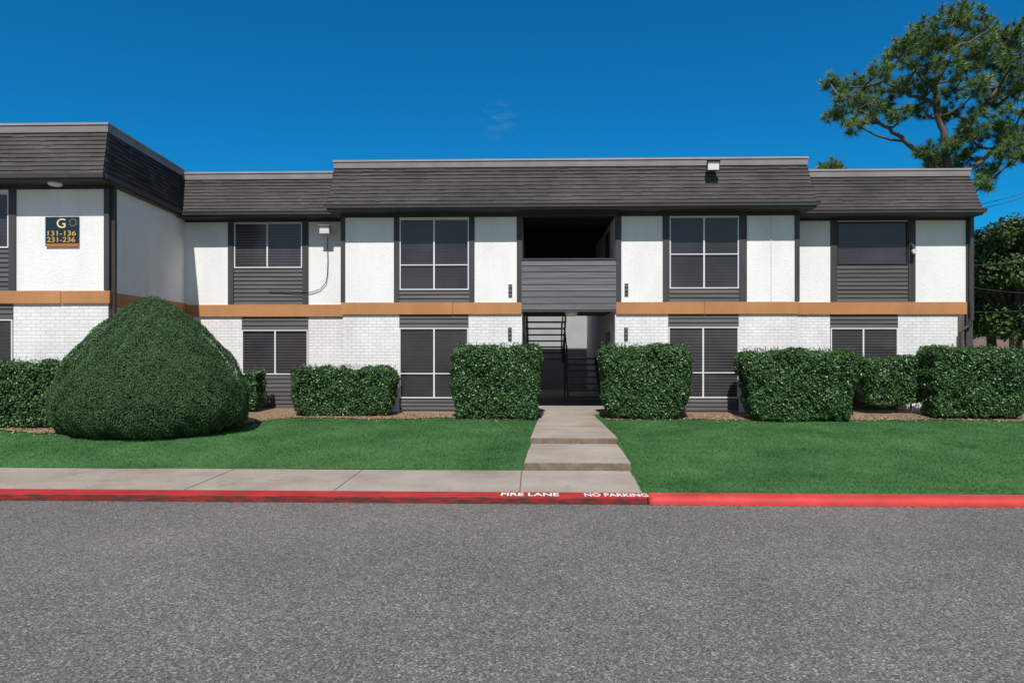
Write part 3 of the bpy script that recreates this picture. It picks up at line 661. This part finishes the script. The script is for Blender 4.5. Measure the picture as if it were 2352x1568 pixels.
# ------------------------------------------------------------------ oaks
def oak(px,DP,ztop,rad,nb=26,leaf=.16,nl=26000,name='oak_tree'):
    e=empty(name); cx=WX(px,DP); wood=Acc(); wood.tube([(cx,DP,-.1),(cx+.1,DP,1.2),(cx-.05,DP,ztop*.45)],[.35,.28,.18],8)
    P=[];Nn=[];tt=[]
    for i in range(nb):
        a_=random.uniform(0,6.28); el=random.uniform(-.45,1.)
        rr=rad*random.uniform(.45,.85); c=Vector((cx+math.cos(a_)*rr*math.cos(el),DP+math.sin(a_)*rr*math.cos(el),ztop*.5+math.sin(el)*(ztop*.5-1.0)))
        br=random.uniform(.16,.3)*rad; wood.tube([(cx,DP,ztop*.3),((cx+c.x)/2,(DP+c.y)/2,(ztop*.35+c.z)/2),tuple(c)],[.12,.08,.03],5)
        n=nl//nb; v=unit(rng.normal(size=(n,3)))*(rng.uniform(.3,1,n)**.5)[:,None]*br*np.array([1.15,1.15,.8]); v*= (1+.25*np.sin(v[:,:1]*6+i))
        P.append(np.array(c)+v); Nn.append(unit(v)+np.array([0,0,.5])); tt.append(np.clip(rng.normal(.5,.22,n)+random.uniform(-.12,.12),0,1))
    wood.build('trunk_and_limbs',M['bark'],e)
    leaves('foliage',np.concatenate(P),np.concatenate(Nn),leaf,M['oak'],e,.6,.9,np.concatenate(tt))
oak(2330,31,8.0,3.6,38,.17,44000); oak(2440,36,8.9,4.2,34,.19,30000); oak(2275,40,8.2,3.8,34,.2,30000); oak(2560,30,8,4.2); oak(2290,52,6.5,5.5,34,.3,24000)
e=empty('distant_house'); hx0,hx1=WX(2225,46),WX(2420,46); a=Acc()
a.box(hx0+.4,hx1-.4,46.4,51,-.1,1.55); a.build('walls',simple('tan_brick',(.3,.2,.15),.9),e)
a=Acc(); a.hexa([(hx0,46,1.55),(hx1,46,1.55),(hx1,51.5,1.55),(hx0,51.5,1.55),(hx0+2.6,48.6,2.35),(hx1-1,48.6,2.35),(hx1-1,48.9,2.35),(hx0+2.6,48.9,2.35)]); a.build('roof',simple('brown_roof',(.16,.11,.09),.9,.2,3),e)
e=empty('power_line'); a=Acc()
for (p0,q0,p1,q1) in ((2236,473,2440,410),(2236,483,2440,420),(2232,610,2440,582),(2232,660,2440,672),(2240,716,2440,700)):
    n=8; L=[]
    for i in range(n+1):
        s=i/n; px=p0+(p1-p0)*s; py=q0+(q1-q0)*s; d=26.5; p=Vector((WX(px,d),d,WZ(px,py,d)-.1*math.sin(math.pi*s))); L.append(p)
    a.tube(L,.012,5)
a.build('wires',M['gutter'],e)
ux=WX(2440,26.5); a=Acc(); a.tube([(ux,26.5,-.1),(ux,26.5,9.5)],[.16,.11],10); a.box(ux-.06,ux+.06,25.9,27.1,8.8,8.95); a.build('pole',M['bark'],e)

# ------------------------------------------------------------------ light, sky, camera
EL=math.radians(54); AZ=math.radians(3.0)
d=Vector((math.sin(AZ)*math.cos(EL),math.cos(AZ)*math.cos(EL),-math.sin(EL)))
L=bpy.data.lights.new('sun','SUN'); L.energy=5.0; L.angle=math.radians(.5); L.color=(1,.965,.91)
so=bpy.data.objects.new('sun',L); sc.collection.objects.link(so); so.rotation_euler=d.to_track_quat('-Z','Y').to_euler(); so.location=(0,-20,30)
w=bpy.data.worlds.new('World'); sc.world=w; w.use_nodes=True; nt=w.node_tree; bg=nt.nodes['Background']
sky=nt.nodes.new('ShaderNodeTexSky'); sky.sky_type='NISHITA'; sky.sun_disc=False; sky.sun_elevation=EL; sky.sun_rotation=math.pi+AZ
sky.air_density=1.0; sky.dust_density=0.2; sky.ozone_density=3.0
tc=nt.nodes.new('ShaderNodeTexCoord'); sp=nt.nodes.new('ShaderNodeSeparateXYZ'); nt.links.new(tc.outputs['Generated'],sp.inputs[0])
mr=nt.nodes.new('ShaderNodeMapRange'); mr.interpolation_type='SMOOTHSTEP'; nt.links.new(sp.outputs[1],mr.inputs[0]); mr.inputs[1].default_value=-.1; mr.inputs[2].default_value=.75
tint=mixc(nt,mr.outputs[0],(1,1,1),(.05,.90,1.42))
skyc=mixc(nt,1,sky.outputs[0],tint,'MULTIPLY')
vd=nt.nodes.new('ShaderNodeVectorMath'); vd.operation='DISTANCE'; nt.links.new(tc.outputs['Generated'],vd.inputs[0]); vd.inputs[1].default_value=(-.047,.946,.315)
m2=nt.nodes.new('ShaderNodeMapRange'); nt.links.new(vd.outputs['Value'],m2.inputs[0]); m2.inputs[1].default_value=.0; m2.inputs[2].default_value=.032; m2.inputs[3].default_value=1; m2.inputs[4].default_value=0
mp=nt.nodes.new('ShaderNodeMapping'); mp.inputs['Scale'].default_value=(18,18,60); nt.links.new(tc.outputs['Generated'],mp.inputs[0])
nz=nt.nodes.new('ShaderNodeTexNoise'); nz.inputs['Scale'].default_value=2; nt.links.new(mp.outputs[0],nz.inputs['Vector'])
m3=nt.nodes.new('ShaderNodeMapRange'); nt.links.new(nz.outputs['Fac'],m3.inputs[0]); m3.inputs[1].default_value=.45; m3.inputs[2].default_value=.8; m3.inputs[4].default_value=.3
mu=nt.nodes.new('ShaderNodeMath'); mu.operation='MULTIPLY'; nt.links.new(m2.outputs[0],mu.inputs[0]); nt.links.new(m3.outputs[0],mu.inputs[1])
nt.links.new(mixc(nt,mu.outputs[0],skyc,(3,5,8)),bg.inputs[0]); bg.inputs[1].default_value=.075
cam=bpy.data.cameras.new('camera'); co=bpy.data.objects.new('camera',cam); sc.collection.objects.link(co)
co.location=(0,0,ZC); co.rotation_euler=(math.pi/2,0,YAW); cam.sensor_width=36; cam.lens=24; cam.shift_y=11/2352; cam.clip_end=2000; cam.clip_start=.05
sc.camera=co
